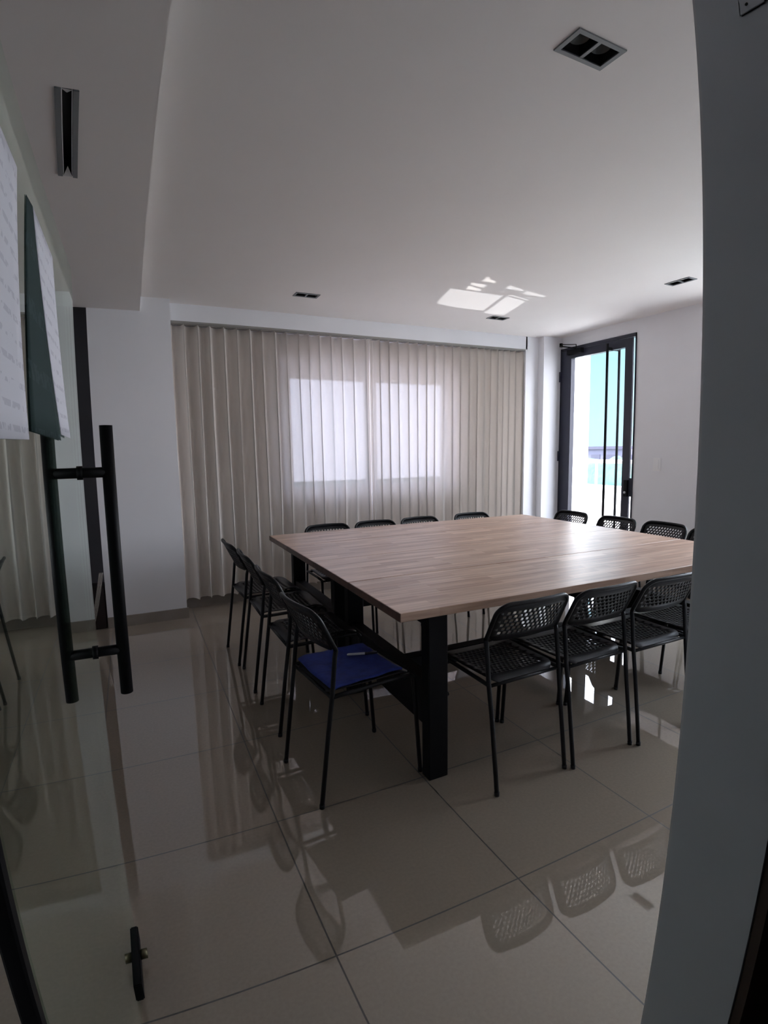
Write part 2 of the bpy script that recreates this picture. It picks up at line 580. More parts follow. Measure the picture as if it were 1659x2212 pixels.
# ------------------------------------------------------------------ window behind the curtains
wd = empty('window_1', (2.215, YB + .16, .93)); wd['kind'] = 'structure'
wd['label'] = 'two pane window behind the curtains'
def wbox(name, boxes, m_, parent, org):
    bm = bmesh.new()
    for b_ in boxes: box(bm, b_[0] - org[0], b_[1] - org[0], b_[2] - org[1], b_[3] - org[1], b_[4] - org[2], b_[5] - org[2])
    return obj(name, bm, m_, parent)
org = (2.215, YB + .16, .93)
fy0, fy1 = YB + .13, YB + .18
wbox('window_frame', [(WX0, 1.385, fy0, fy1, WZ0, WZ1), (3.06, WX1, fy0, fy1, WZ0, WZ1), (1.385, 3.06, fy0, fy1, WZ0, 1.005),
                      (1.385, 3.06, fy0, fy1, 2.035, WZ1), (2.155, 2.275, fy0, fy1, 1.005, 2.035)], M['white_plastic'], wd, org)
wbox('pane', [(1.385, 2.155, fy0 + .02, fy0 + .026, 1.005, 2.035)], M['pane_blue'], wd, org)
wbox('pane', [(2.275, 3.06, fy0 + .02, fy0 + .026, 1.005, 2.035)], M['pane_blue'], wd, org)

# window added in the right wall to brighten the room, hidden by the jamb
w2 = empty('window_added', (XR + .12, 1.75, .93)); w2['kind'] = 'structure'
org = (XR + .12, 1.75, .93)
wbox('window_frame', [(XR + .10, XR + .15, .85, .90, .80, 2.25), (XR + .10, XR + .15, 2.60, 2.65, .80, 2.25), (XR + .10, XR + .15, .90, 2.60, .80, .85),
                      (XR + .10, XR + .15, .90, 2.60, 2.20, 2.25), (XR + .10, XR + .15, 1.72, 1.78, .85, 2.20)], M['alu_dark'], w2, org)
wbox('pane', [(XR + .12, XR + .126, 0.90, 1.72, .85, 2.20)], M['pane'], w2, org)
wbox('pane', [(XR + .12, XR + .126, 1.78, 2.60, .85, 2.20)], M['pane'], w2, org)

# ------------------------------------------------------------------ terrace door
dd = empty('door_2', (XR + .02, DY1, 0)); dd['kind'] = 'structure'
dd['label'] = 'dark aluminium glazed terrace door in the right wall'
org = (XR + .02, DY1, 0)
X0, X1 = XR - .012, XR + .055
wbox('door_frame', [(X0, X0 + .012, DY0, DY0 + .010, 0, DZ), (X0, X1, DY1 - .035, DY1, 0, DZ), (X0, X1, DY0, DY1, DZ - .035, DZ), (X0, X1, DY0, DY1, 0, .03),
                    (X0, X0 + .012, DY0 + .010, DY0 + .034, .86, 1.04)], M['alu_dark'], dd, org)
LY0, LY1 = DY0 + .036, DY1 - .037
GY0, GY1, GZ0, GZ1 = 3.690, 4.395, .14, 2.300
wbox('door_leaf', [(X0, X0 + .018, LY0, GY0, .034, DZ - .038), (X0, X1 - .01, GY1, LY1, .034, DZ - .038),
                   (X0, X1 - .01, GY0, GY1, GZ1, DZ - .038), (X0, X1 - .01, GY0, GY1, .034, GZ0)], M['alu_dark'], dd, org)
wbox('glass_pane', [(XR + .02, XR + .026, GY0, GY1, GZ0, GZ1)], M['pane_tint'], dd, org)
hd = empty('pull_handle'); hd.parent = dd; hd.location = (0, 0, 0)
for nm, xx, yy in (('pull_handle_inside', XR - .065, 3.860), ('pull_handle_outside', XR + .095, 3.852)):
    bm = bmesh.new()
    tube(bm, [(xx - org[0], yy - org[1], .30), (xx - org[0], yy - org[1], 2.36)], .013)
    obj('handle_bar', bm, M['black'], dd, True)
bpy.data.objects.remove(hd)
for zz in (.50, 1.33, 2.31):
    bm = bmesh.new()
    tube(bm, [(XR - .065 - org[0], 3.860 - org[1], zz), (XR + .095 - org[0], 3.852 - org[1], zz)], .009 if zz < 2 else .016)
    if zz > 2 or zz < 1: obj('handle_post', bm, M['black'], dd, True)
    else: bm.free()
wbox('lock', [(X0 - .022, X0, LY0 + .004, LY0 + .045, .86, 1.02)], M['black'], dd, org)
bm = bmesh.new(); tube(bm, [(X0 - .024 - org[0], LY0 + .024 - org[1], .90), (X0 - .034 - org[0], LY0 + .024 - org[1], .90)], .012)
obj('lock_cylinder', bm, M['silver'], dd, True)
cl = wbox('door_closer', [(X0 - .045, X0, 4.22, 4.42, 2.335, 2.385)], M['black'], dd, org)
bm = bmesh.new()
tube(bm, [(X0 - .03, 4.30, 2.39), (X0 - .10, 4.43, 2.425), (X0 - .01, 4.55, 2.455)], .006, 8)
tube(bm, [(X0 - .03, 4.30, 2.39), (X0 - .03, 4.30, 2.43), (X0 - .01, 4.56, 2.475)], .005, 8)
bevbox(bm, X0 - .02, X0 + .010, 4.535, 4.565, 2.445, 2.485, .002, 1)
for v in bm.verts: v.co -= Vector(org)
obj('closer_arm', bm, M['black'], dd, True)
for zz in (.35, 1.25, 2.12):
    bm = bmesh.new(); tube(bm, [(X0 - .010 - org[0], DY1 - .030 - org[1], zz - .055), (X0 - .010 - org[0], DY1 - .030 - org[1], zz + .055)], .011)
    obj('hinge', bm, M['alu_dark'], dd, True)

# light switch on the right wall
sw = empty('light_switch', (XR - .001, 3.303, 1.18))
tag(sw, 'small white wall switch right of the terrace door', 'light switch')
bm = bmesh.new(); bevbox(bm, -.009, 0, -.040, .040, -.062, .062, .003); obj('switch_plate', bm, M['white_plastic'], sw)
bm = bmesh.new(); bevbox(bm, -.015, -.009, -.022, .022, -.045, .045, .002); obj('rocker', bm, M['white_plastic'], sw)

# ------------------------------------------------------------------ recessed lamps
def double_lamp(idx, label):
    (x0, x1), (y0, y1), ax = LAMPS[idx]
    cx_, cy_ = (x0 + x1) / 2, (y0 + y1) / 2
    L = (x1 - x0) if ax == 'x' else (y1 - y0)
    Wd = (y1 - y0) if ax == 'x' else (x1 - x0)
    t = empty('recessed_lamp', (cx_, cy_, HC), 0 if ax == 'x' else PI / 2)
    tag(t, label, 'ceiling lamp', 'recessed twin ceiling lamps')
    f = .012
    a, b_ = L / 2, Wd / 2
    bm = bmesh.new()
    box(bm, -a - .003, a + .003, -b_ - .003, -b_ + f, -.005, .002)
    box(bm, -a - .003, a + .003, b_ - f, b_ + .003, -.005, .002)
    box(bm, -a - .003, -a + f, -b_ + f, b_ - f, -.005, .002)
    box(bm, a - f, a + .003, -b_ + f, b_ - f, -.005, .002)
    box(bm, -f / 2, f / 2, -b_ + f, b_ - f, -.004, .002)
    obj('lamp_frame', bm, M['lamp_frame'], t)
    for s in (-1, 1):
        bm = bmesh.new()
        xa, xb = (-a + f, -f / 2) if s < 0 else (f / 2, a - f)
        ya, yb = -b_ + f, b_ - f
        v = [bm.verts.new((x, y, z)) for z in (-.001, .085) for x, y in ((xa, ya), (xb, ya), (xb, yb), (xa, yb))]
        for q in ((0, 1, 5, 4), (1, 2, 6, 5), (2, 3, 7, 6), (3, 0, 4, 7), (4, 5, 6, 7)): bm.faces.new([v[i] for i in q])
        wl = obj('lamp_well', bm, M['well'], t)
        bm = bmesh.new()
        mx_, my_ = (xa + xb) / 2, (ya + yb) / 2
        rr = min(xb - xa, yb - ya) * .42
        n = 20
        prof = [(rr, .022), (rr * .93, .020), (rr * .55, .06), (rr * .2, .066)]
        rings = [[bm.verts.new((mx_ + r_ * math.cos(2 * PI * k / n), my_ + r_ * math.sin(2 * PI * k / n), z)) for k in range(n)] for r_, z in prof]
        for i in range(len(rings) - 1):
            for k in range(n): bm.faces.new((rings[i][k], rings[i][(k + 1) % n], rings[i + 1][(k + 1) % n], rings[i + 1][k]))
        bm.faces.new(rings[-1])
        obj('lamp_reflector', bm, M['lamp_reflector'], wl, True)
double_lamp(0, 'large looking grey framed twin lamp in the near right part of the ceiling')
double_lamp(1, 'small dark twin lamp in the ceiling above the left half of the curtains')
double_lamp(2, 'small dark twin lamp in the ceiling beside the bright sun patch')
double_lamp(3, 'dark twin lamp in the ceiling at far right, above the wall switch')

t = empty('slot_lamp', (0, 0, HS))
tag(t, 'long narrow slot lamp in the lowered ceiling strip at left', 'ceiling lamp')
A0, A1 = Vector((-0.1495, 1.815)), Vector((-0.1915, 2.404))
ax = (A1 - A0); Ln = ax.length; ax.normalize()
t.location = (*((A0 + A1) / 2), HS)
t.rotation_euler = (0, 0, math.atan2(ax.y, ax.x) - PI / 2)
h_ = Ln / 2; w_ = .035
bm = bmesh.new()
for s in (-1, 1):
    xa, xb = sorted((s * w_, s * (w_ - .017)))
    box(bm, xa, xb, -h_, h_, -.005, .004)
obj('lamp_flange', bm, M['lamp_frame'], t)
bm = bmesh.new()
for s in (-1, 1):
    v = [bm.verts.new(p_) for p_ in ((s * .0165, -h_, -.002), (s * .0165, h_, -.002), (s * .0135, h_ - .004, .012), (s * .0135, -h_ + .004, .012))]
    bm.faces.new(v if s > 0 else v[::-1])
for s in (-1, 1):
    v = [bm.verts.new(p_) for p_ in ((-.0165, s * h_, -.002), (.0165, s * h_, -.002), (.0, s * (h_ - .05), .016))]
    bm.faces.new(v)
obj('lamp_lip', bm, M['white_plastic'], t)
bm = bmesh.new()
v = [bm.verts.new((x, y, z)) for z in (.003, .075) for x, y in ((-.0195, -h_), (.0195, -h_), (.0195, h_), (-.0195, h_))]
for q in ((0, 1, 5, 4), (1, 2, 6, 5), (2, 3, 7, 6), (3, 0, 4, 7), (4, 5, 6, 7)): bm.faces.new([v[i] for i in q])
obj('lamp_well', bm, M['well'], t)

# ------------------------------------------------------------------ curtains
RID = [.444, .554, .648, .763, .870, .979, 1.081, 1.194, 1.295, 1.407, 1.501, 1.600, 1.712, 1.815, 1.929, 2.055, 2.115, 2.20,
       2.300, 2.401, 2.513, 2.613, 2.719, 2.814, 2.920, 3.021, 3.121, 3.230, 3.330, 3.418, 3.497, 3.595, 3.665, 3.745, 3.83, 3.925]
def curtain(name, ridges, xl, xr, label):
    bm = bmesh.new()
    prof = []
    N = 12
    seq = [xl] + ridges + [xr]
    for i in range(len(seq) - 1):
        a, b_ = seq[i], seq[i + 1]
        dep = min(.100, (b_ - a) * .95) * random.uniform(.88, 1.06)
        sk = random.uniform(-.1, .1)
        for k in range(N):
            t = k / N
            s_ = math.sin(PI * t)
            y = 4.668 + dep * s_ ** .86
            x = a + (b_ - a) * (t + sk * math.sin(PI * t) - .055 * math.sin(2 * PI * t))
            prof.append((x, y, i))
    prof.append((xr, 4.67, len(seq)))
    rows = 24
    z0, z1 = .098, 2.392
    ph = [random.uniform(0, 6.28) for _ in range(len(seq) + 2)]
    grid = []
    for j in range(rows + 1):
        f = j / rows
        z = z0 + (z1 - z0) * f
        row = []
        for x, y, i in prof:
            wv = .010 * math.sin(ph[i] + f * 2.2) * (1 - f)
            x2 = min(max(x + wv, .336), 3.936)
            y2 = 4.72 + (y - 4.72) * (1.0 + .12 * (1 - f) * math.sin(ph[i] * 2 + 3 * f)) if f < .985 else 4.72 + (y - 4.72) * .9
            row.append(bm.verts.new((x2, y2, z)))
        grid.append(row)
    for j in range(rows):
        for k in range(len(prof) - 1):
            bm.faces.new((grid[j][k], grid[j][k + 1], grid[j + 1][k + 1], grid[j + 1][k]))
    o = obj(name, bm, M['curtain'], None, True)
    tag(o, label, 'curtain', 'pleated curtains on the far wall')
    return o
curtain('curtain', [r for r in RID if r < 2.09], .338, 2.085, 'off white pleated full length curtain, left half beside the column')
curtain('curtain', [r for r in RID if r > 2.09], 2.088, 3.935, 'off white pleated full length curtain, right half towards the terrace door')
cr_ = empty('curtain_rail', (2.13, 4.72, 2.40))
tag(cr_, 'thin grey curtain rail under the white header', 'curtain rail')
bm = bmesh.new(); bevbox(bm, -1.79, 1.80, -.022, .022, -.006, .012, .003, 1); obj('rail', bm, M['rail'], cr_)
bm = bmesh.new(); box(bm, -1.79, 1.80, -.075, -.064, -.004, .010); obj('front_rail', bm, M['rail'], cr_)

# ------------------------------------------------------------------ glass door (opened into the room)
gd = empty('door_1', (XG, .405, 0)); gd['kind'] = 'structure'
gd['label'] = 'open frameless glass door with black handle at the left edge'
og = Vector((XG, .405, 0))
GE = 1.452   # free edge
bm = bmesh.new()
poly = [(.42, .01), (GE, .01)]
poly += [(GE, 1.775), (GE - .012, 1.787), (.42, 1.752)]
poly_prism(bm, [(u - og.y, v) for u, v in poly], 'x', -.0015, .0015)
obj('glass_pane', bm, M['door_glass'], gd)
def pt(x, y, z): return (x - og.x, y - og.y, z - og.z)
hx0, hx1, hy, = XG - .061, XG + .062, 1.37
hdl = empty('door_handle'); hdl.parent = gd; hdl.location = pt(XG, hy, 1.1)
def hb(name, pts, r_, m_=None, n=20):
    bm = bmesh.new()
    tube(bm, [(p_[0] - XG, p_[1] - hy, p_[2] - 1.1) for p_ in pts], r_, n)
    bmesh.ops.recalc_face_normals(bm, faces=bm.faces[:])
    return obj(name, bm, m_ or M['black'], hdl, True)
hb('handle_bar', [(hx0, hy, .778), (hx0, hy, 1.420)], .0142)
hb('handle_bar', [(hx1, hy, .778), (hx1, hy, 1.420)], .0142)
for zz in (1.313, .889):
    hb('handle_post', [(hx0, hy, zz), (hx1, hy, zz)], .0120)
    hb('handle_ring', [(XG - .0075, hy, zz), (XG + .0075, hy, zz)], .0158)
bm = bmesh.new()
bevbox(bm, XG - .012 - og.x, XG + .012 - og.x, 1.225 - og.y, 1.425 - og.y, .008, .062, .003, 2)
lr = obj('lock_rail', bm, M['black'], gd)
for s in (-1, 1):
    bm = bmesh.new(); tube(bm, [pt(XG + s * .011, 1.345, .036), pt(XG + s * .030, 1.345, .036)], .013, 16)
    obj('lock_knob', bm, M['brass'], lr, True)
bm = bmesh.new(); bevbox(bm, -.125 - og.x, -.1105 - og.x, .392 - og.y, .408 - og.y, 0.004, 2.40, .002, 1)
obj('hinge_post', bm, M['black'], gd)

def sheet(name, outline, x, m_, curl, label, cat='paper'):
    """paper stuck on the glass; outline in (y, z), slightly curled away from the pane"""
    bm = bmesh.new()
    tl, tr, br_, bl = [Vector((0, *p_)) for p_ in outline]
    nx, ny = 8, 10
    c = (tl + tr + br_ + bl) / 4
    g = []
    for j in range(ny + 1):
        f = j / ny
        row = []
        for i in range(nx + 1):
            t = i / nx
            p_ = (tl * (1 - t) + tr * t) * (1 - f) + (bl * (1 - t) + br_ * t) * f
            row.append(bm.verts.new((curl * f * f * (.4 + .6 * t), p_.y - c.y, p_.z - c.z)))
        g.append(row)
    for j in range(ny):
        for i in range(nx): bm.faces.new((g[j][i], g[j][i + 1], g[j + 1][i + 1], g[j + 1][i]))
    bmesh.ops.recalc_face_normals(bm, faces=bm.faces[:])
    bmesh.ops.solidify(bm, geom=bm.faces[:], thickness=.0004)
    o = obj(name, bm, m_, None, True)
    o.location = (x, c.y, c.z)
    tag(o, label, cat, 'sheets on the glass door')
    return o
sheet('paper_notice', [(.43, 1.665), (.722, 1.683), (.713, 1.373), (.43, 1.368)], XG + .0024, M['paper'], .003, 'white printed sheet on the glass door, cut by the left picture edge')
sheet('dark_sheet', [(.788, 1.680), (.846, 1.688), (1.040, 1.379), (.748, 1.384)], XG + .0021, M['paper_dark'], .001, 'dark green sheet on the glass between two white papers')
sheet('paper_notice', [(.844, 1.687), (1.064, 1.690), (1.162, 1.386), (1.039, 1.389)], XG + .0028, M['paper'], .004, 'slanted white sheet on the glass door nearest the black handle')

# small hinge plate high on the right jamb
hp = empty('wall_bracket', (XJ - .001, .392, 1.93))
tag(hp, 'pale plate with two screw holes high on the grey jamb', 'bracket')
bm = bmesh.new(); bevbox(bm, -.004, 0, -.016, .022, -.010, .030, .002, 2); obj('plate', bm, M['jamb'], hp)
for yy, zz in ((.010, .002), (-.006, .004)):
    bm = bmesh.new(); tube(bm, [(-.0046, yy, zz), (-.0038, yy, zz)], .0022, 10); obj('screw_hole', bm, M['well'], hp)

# ------------------------------------------------------------------ things in the gap left of the column
bx = empty('brown_box', (-.315, 4.60, 0))
tag(bx, 'dark brown upright box on the floor left of the column', 'box')
bm = bmesh.new(); bevbox(bm, -.055, .045, -.075, .09, 0, .335, .004, 1); obj('box_body', bm, M['rust'], bx)
bm = bmesh.new()
# bundle of curved sheets leaning over the box
NS = 5
for q in range(NS):
    off = q * .007
    pts = []
    n = 14
    for i in range(n + 1):
        f = i / n
        z = .02 + .43 * f
        x = -.098 + .105 * f ** .75 + off * .9
        pts.append((x, z))
    for i in range(n):
        (xa, za), (xb, zb) = pts[i], pts[i + 1]
        y0, y1 = -.125, -.055
        v = [bm.verts.new(p_) for p_ in ((xa, y0 + off, za), (xb, y0 + off, zb), (xb, y1, zb), (xa, y1, za))]
        bm.faces.new(v)
bmesh.ops.remove_doubles(bm, verts=bm.verts[:], dist=1e-5)
bmesh.ops.solidify(bm, geom=bm.faces[:], thickness=.003)
o = obj('sheet_bundle', bm, M['beige'], None, True)
o.location = (-.30, 4.565, 0)
tag(o, 'beige bundle of curved sheets leaning against the dark brown box', 'sheets')

# ------------------------------------------------------------------ tables
TX0, TX1 = .870, 3.225
def table(y0, seam, y1, leg_ys, label):
    t = empty('conference_table', ((TX0 + TX1) / 2, (y0 + y1) / 2, 0))
    tag(t, label, 'table', 'tables pushed together')
    ox, oy = t.location.x, t.location.y
    for a, b_ in ((y0, seam - .0035), (seam + .0035, y1)):
        bm = bmesh.new()
        bevbox(bm, TX0 - ox, TX1 - ox, a - oy, b_ - oy, .705, .740, .0018, 1)
        obj('tabletop_board', bm, M['wood'], t)
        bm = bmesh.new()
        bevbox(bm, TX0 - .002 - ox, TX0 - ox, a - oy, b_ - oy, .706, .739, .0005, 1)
        obj('end_edge', bm, M['edge'], t)  # dark reddish strip covers the left board end only
    for lx in (1.012, 2.952):
        for ly in leg_ys:
            bm = bmesh.new()
            bevbox(bm, lx - ox, lx + .091 - ox, ly - oy, ly + .060 - oy, 0, .703, .004, 1)
            lg = obj('leg', bm, M['black'], t)
            bm = bmesh.new()
            xx = (lx + .091) if lx < 2 else lx
            d = 1 if lx < 2 else -1
            tube(bm, [(xx - ox, ly + .03 - oy, .345), (xx + d * .008 - ox, ly + .03 - oy, .345)], .016, 6)
            tube(bm, [(xx + d * .008 - ox, ly + .03 - oy, .345), (xx + d * .018 - ox, ly + .03 - oy, .345)], .008, 10)
            obj('bolt', bm, M['black'], lg)
        bm = bmesh.new()
        bevbox(bm, lx + .012 - ox, lx + .079 - ox, leg_ys[0] + .06 - oy, leg_ys[1] - oy, .215, .405, .004, 1)
        obj('crossbar', bm, M['black'], t)
        bm = bmesh.new()
        bevbox(bm, lx + .010 - ox, lx + .081 - ox, leg_ys[0] + .06 - oy, leg_ys[1] - oy, .645, .703, .004, 1)
        obj('top_rail', bm, M['black'], t)
    my = (leg_ys[0] + leg_ys[1] + .06) / 2
    bm = bmesh.new()
    bevbox(bm, 1.091 - ox, 2.964 - ox, my - .03 - oy, my + .03 - oy, .27, .345, .004, 1)
    obj('stretcher', bm, M['black'], t)
    return t
table(1.703, 2.233, 2.761, (1.741, 2.610), 'wooden top conference table on black legs, nearest the doorway')
table(2.764, 3.315, 3.808, (2.835, 3.700), 'wooden top conference table on black legs, nearest the curtains')

# ------------------------------------------------------------------ perforated chairs
def perforated(bm, u0, u1, v0, v1, nu, nv, outline, f3, hole=.36, slant=.25):
    """sheet with staggered rows of slanted holes; f3 maps (u, v) on the sheet to a point"""
    cu_, cv = (u1 - u0) / nu, (v1 - v0) / nv
    cache = {}
    def V(u, v):
        k = (round(u, 5), round(v, 5))
        if k not in cache: cache[k] = bm.verts.new(f3(u, v))
        return cache[k]
    def F(vs_):
        vs_ = [v for i, v in enumerate(vs_) if v is not vs_[i - 1]]
        if len(set(vs_)) >= 3:
            try: bm.faces.new(vs_)
            except ValueError: pass
    for j in range(nv):
        a, b_ = v0 + j * cv, v0 + (j + 1) * cv
        odd = j % 2
        us = [u0] + [u0 + cu_ * (i + .5) for i in range(nu)] + [u1] if odd else [u0 + cu_ * i for i in range(nu + 1)]
        for i in range(len(us) - 1):
            ua, ub = us[i], us[i + 1]
            if ub - ua < cu_ * .8:
                F([V(ua, a), V(ub, a), V(ub, b_), V(ua, b_)])
                continue
            mu_, mv = (ua + ub) / 2, (a + b_) / 2
            outer = [(ua, a), (mu_, a), (ub, a), (ub, mv), (ub, b_), (mu_, b_), (ua, b_), (ua, mv)]
            inner = []
            for (du, dv) in ((-.62, -1), (0, -1), (.62, -1), (1, 0), (.62, 1), (0, 1), (-.62, 1), (-1, 0)):
                inner.append((mu_ + cu_ * hole * (du * .86 + slant * dv), mv + cv * hole * dv * .95))
            for k in range(8):
                n_ = (k + 1) % 8
                F([V(*outer[k]), V(*outer[n_]), V(*inner[n_]), V(*inner[k])])
    # border between the perforated field and the outline
    per = []
    for i in range(2 * nu + 1): per.append((u0 + cu_ * i / 2, v0))
    for j in range(1, 2 * nv + 1): per.append((u1, v0 + cv * j / 2))
    for i in range(1, 2 * nu + 1): per.append((u1 - cu_ * i / 2, v1))
    for j in range(1, 2 * nv): per.append((u0, v1 - cv * j / 2))
    ring = [outline(u, v) for u, v in per]
    n = len(per)
    for k in range(n):
        F([V(*per[k]), V(*per[(k + 1) % n]), V(*ring[(k + 1) % n]), V(*ring[k])])

def rr_outline(U, V0, V1, rb, rt):
    """push a border point out to a rounded rectangle |u|<=U, V0<=v<=V1"""
    cv = (V0 + V1) / 2
    def g(u, v):
        # ray from centre through the point, marched to the rounded rectangle
        du, dv = u, v - cv
        L = math.hypot(du, dv) or 1
        du /= L; dv /= L
        lo_, hi_ = 0, 2
        for _ in range(24):
            mid = (lo_ + hi_) / 2
            x, y = abs(du * mid), cv + dv * mid
            r_ = rt if y > cv else rb
            H = (V1 - V0) / 2
            qx, qy = x - (U - r_), abs(y - cv) - (H - r_)
            d = math.hypot(max(qx, 0), max(qy, 0)) + min(max(qx, qy), 0) - r_
            if d < 0: lo_ = mid
            else: hi_ = mid
        return (du * lo_, cv + dv * lo_)
    return g

BEND = Vector((.078, 0, .612))
TOP = Vector((.002, 0, .768))
def back_pt(u, v):
    """v measured up the leaning back from the bend"""
    L = (TOP - BEND).length
    p_ = BEND + (TOP - BEND) * (v / L)
    k = max(0, 1 - (u / .18) ** 2)
    return Vector((p_.x - .026 * k, u, p_.z + .004 * k * (v / L)))
def seat_pt(u, v):
    """v from rear (0) to front (.36)"""
    x = .055 + v
    z = .452 - .010 * math.sin(PI * min(v / .36, 1)) * (1 - (u / .2) ** 2)
    if v > .30:
        z -= ((v - .30) / .08) ** 2 * .022
    if v < .045:
        z -= ((.045 - v) / .045) ** 2 * .018
    wsc = 1 + .06 * (v / .36)
    z += .006 * (abs(u) / .17) ** 4
    return Vector((x, u * wsc, z))

def make_chair():
    t = empty('perforated_chair')
    LB = (TOP - BEND).length
    # backrest
    bm = bmesh.new()
    perforated(bm, -.152, .152, .022, LB - .034, 13, 6, rr_outline(.176, -.008, LB - .004, .035, .045), back_pt, hole=.41, slant=.22)
    bmesh.ops.recalc_face_normals(bm, faces=bm.faces[:])
    bmesh.ops.solidify(bm, geom=bm.faces[:], thickness=.004)
    obj('backrest', bm, M['chair_shell'], t, True)
    # seat
    bm = bmesh.new()
    perforated(bm, -.140, .140, .050, .300, 13, 11, rr_outline(.170, .0, .368, .055, .045), seat_pt, hole=.35, slant=.18)
    bmesh.ops.recalc_face_normals(bm, faces=bm.faces[:])
    bmesh.ops.solidify(bm, geom=bm.faces[:], thickness=.004)
    obj('seat', bm, M['chair_shell'], t, True)
    # back frame: tube from bend over the top to the other bend
    pts = []
    U = .181
    for k in range(5): pts.append(Vector((BEND.x, -U - .002, BEND.z)).lerp(back_pt(-U, LB * .62), k / 4))
    n = 8
    rc = .055
    cvv = LB - rc
    for k in range(n + 1):
        a = PI - k / n * PI / 2
        pts.append(back_pt(-U + rc + rc * math.cos(a), cvv + rc * math.sin(a)))
    for k in range(1, 10): pts.append(back_pt((-U + rc) + (2 * (U - rc)) * k / 10, LB))
    for k in range(n + 1):
        a = PI / 2 - k / n * PI / 2
        pts.append(back_pt(U - rc + rc * math.cos(a), cvv + rc * math.sin(a)))
    for k in range(1, 5): pts.append(back_pt(U, LB * .62).lerp(Vector((BEND.x, U + .002, BEND.z)), k / 4))
    clean = [pts[0]]
    for p_ in pts[1:]:
        if (p_ - clean[-1]).length > .004: clean.append(p_)
    bm = bmesh.new(); tube(bm, clean, .0088, 10); obj('back_frame', bm, M['chair_black'], t, True)
    # legs
    for s in (-1, 1):
        bm = bmesh.new()
        tube(bm, [(0, s * .182, .004), (.0385, s * .1815, .30), (.0575, s * .1845, .445), (.072, s * .1832, .585), (BEND.x, s * .183, BEND.z)], .0092, 10)
        rl = obj('leg', bm, M['chair_black'], t, True)
        bm = bmesh.new(); tube(bm, [(0, s * .182, 0), (.001, s * .182, .016)], .0105, 10); obj('foot_cap', bm, M['chair_black'], rl, True)
    for s in (-1, 1):
        bm = bmesh.new()
        pts = fillet([(.404, s * .186, .438), (.424, s * .188, .425), (.455, s * .190, .004)], .018, 4)
        tube(bm, pts, .0092, 10)
        fl = obj('leg', bm, M['chair_black'], t, True)
        bm = bmesh.new(); tube(bm, [(.4551, s * .190, 0), (.4541, s * .190, .016)], .0105, 10); obj('foot_cap', bm, M['chair_black'], fl, True)
        bm = bmesh.new()
        tube(bm, [(.057, s * .1845, .436), (.14, s * .180, .434), (.30, s * .182, .438), (.406, s * .186, .438)], .0088, 10)
        obj('seat_rail', bm, M['chair_black'], t, True)
    bm = bmesh.new(); tube(bm, [(.060, -.183, .430), (.060, .183, .430)], .0075, 10); obj('crossbar', bm, M['chair_black'], t, True)
    bm = bmesh.new(); tube(bm, [(.385, -.185, .425), (.385, .185, .425)], .0075, 10); obj('crossbar', bm, M['chair_black'], t, True)
    return t

def copy_tree(o, parent=None):
    c = o.copy(); C.objects.link(c); c.parent = parent
    for ch in list(o.children): copy_tree(ch, c)
    return c

chair0 = make_chair()
GL, GN, GF, GR = 'chairs along the left table end', 'chairs along the near table side', 'chairs along the far table side', 'chairs along the right table end'
CH = [  # x, y, heading, group, label
    (.542, 1.960, 6.5, GL, 'black perforated chair with a blue cloth on its seat'),
    (.550, 2.546, 1.0, GL, 'black perforated chair at the left table end, directly behind the one with blue cloth'),
    (.548, 3.066, -1., GL, 'black perforated chair at the left table end, second from the curtains'),
    (.528, 3.497, 2.0, GL, 'black perforated chair at the left table end, closest to the curtains'),
    (1.383, 1.546, 92, GN, 'black perforated chair at the near table side, right beside the near table leg'),
    (1.778, 1.540, 92, GN, 'second black perforated chair from the near table leg, back to the viewer'),
    (2.170, 1.522, 90, GN, 'third black perforated chair from the near table leg, partly behind its neighbour'),
    (2.568, 1.540, 90, GN, 'black perforated chair with only seat and legs seen, near side by the grey jamb'),
    (1.338, 3.885, -90, GF, 'black chair top above the far table edge, leftmost in front of the curtains'),
    (1.753, 3.880, -91, GF, 'black chair top above the far table edge, second from left before the curtains'),
    (2.175, 3.885, -89, GF, 'black chair top above the far table edge, third from left before the curtains'),
    (2.715, 3.895, -90, GF, 'black chair top above the far table edge, rightmost in front of the curtains'),
    (3.530, 3.500, 181, GR, 'black perforated chair top in front of the left frame of the terrace door'),
    (3.545, 3.020, 180, GR, 'black perforated chair top in front of the right frame of the terrace door'),
    (3.580, 2.612, 180, GR, 'black perforated chair top below the wall switch'),
    (3.560, 2.208, 180, GR, 'black perforated chair top cut off by the grey jamb'),
]
for i, (x, y, a, g, lab) in enumerate(CH):
    c = chair0 if i == 0 else copy_tree(chair0)
    c.location = (x, y, 0)
    c.rotation_euler = (0, 0, R(a))
    tag(c, lab, 'chair', g)

# blue cloth and pen on the first chair
a0 = R(6.5)
def on_chair(lx, ly, lz): return Vector((.542 + lx * math.cos(a0) - ly * math.sin(a0), 1.960 + lx * math.sin(a0) + ly * math.cos(a0), lz))
bm = bmesh.new()
nx, ny = 26, 26
g = []
import mathutils
for j in range(ny + 1):
    row = []
    for i in range(nx + 1):
        v = .012 + .318 * i / nx
        u = (-.172 + .344 * j / ny) * (1 - .05 * (i / nx))
        p_ = seat_pt(max(-.17, min(.17, u)), v)
        q = mathutils.noise.noise(Vector((v * 14, u * 14, 3.1))) * .004 + mathutils.noise.noise(Vector((v * 40, u * 40, 7.7))) * .0015
        eu = 1 + .05 * mathutils.noise.noise(Vector((v * 9, 2.2, u * 2)))
        ev = .006 * mathutils.noise.noise(Vector((u * 12, 5.5, 1.0)))
        row.append(bm.verts.new((p_.x + ev, u * eu, p_.z + .0145 + q)))
    g.append(row)
for j in range(ny):
    for i in range(nx): bm.faces.new((g[j][i], g[j][i + 1], g[j + 1][i + 1], g[j + 1][i]))
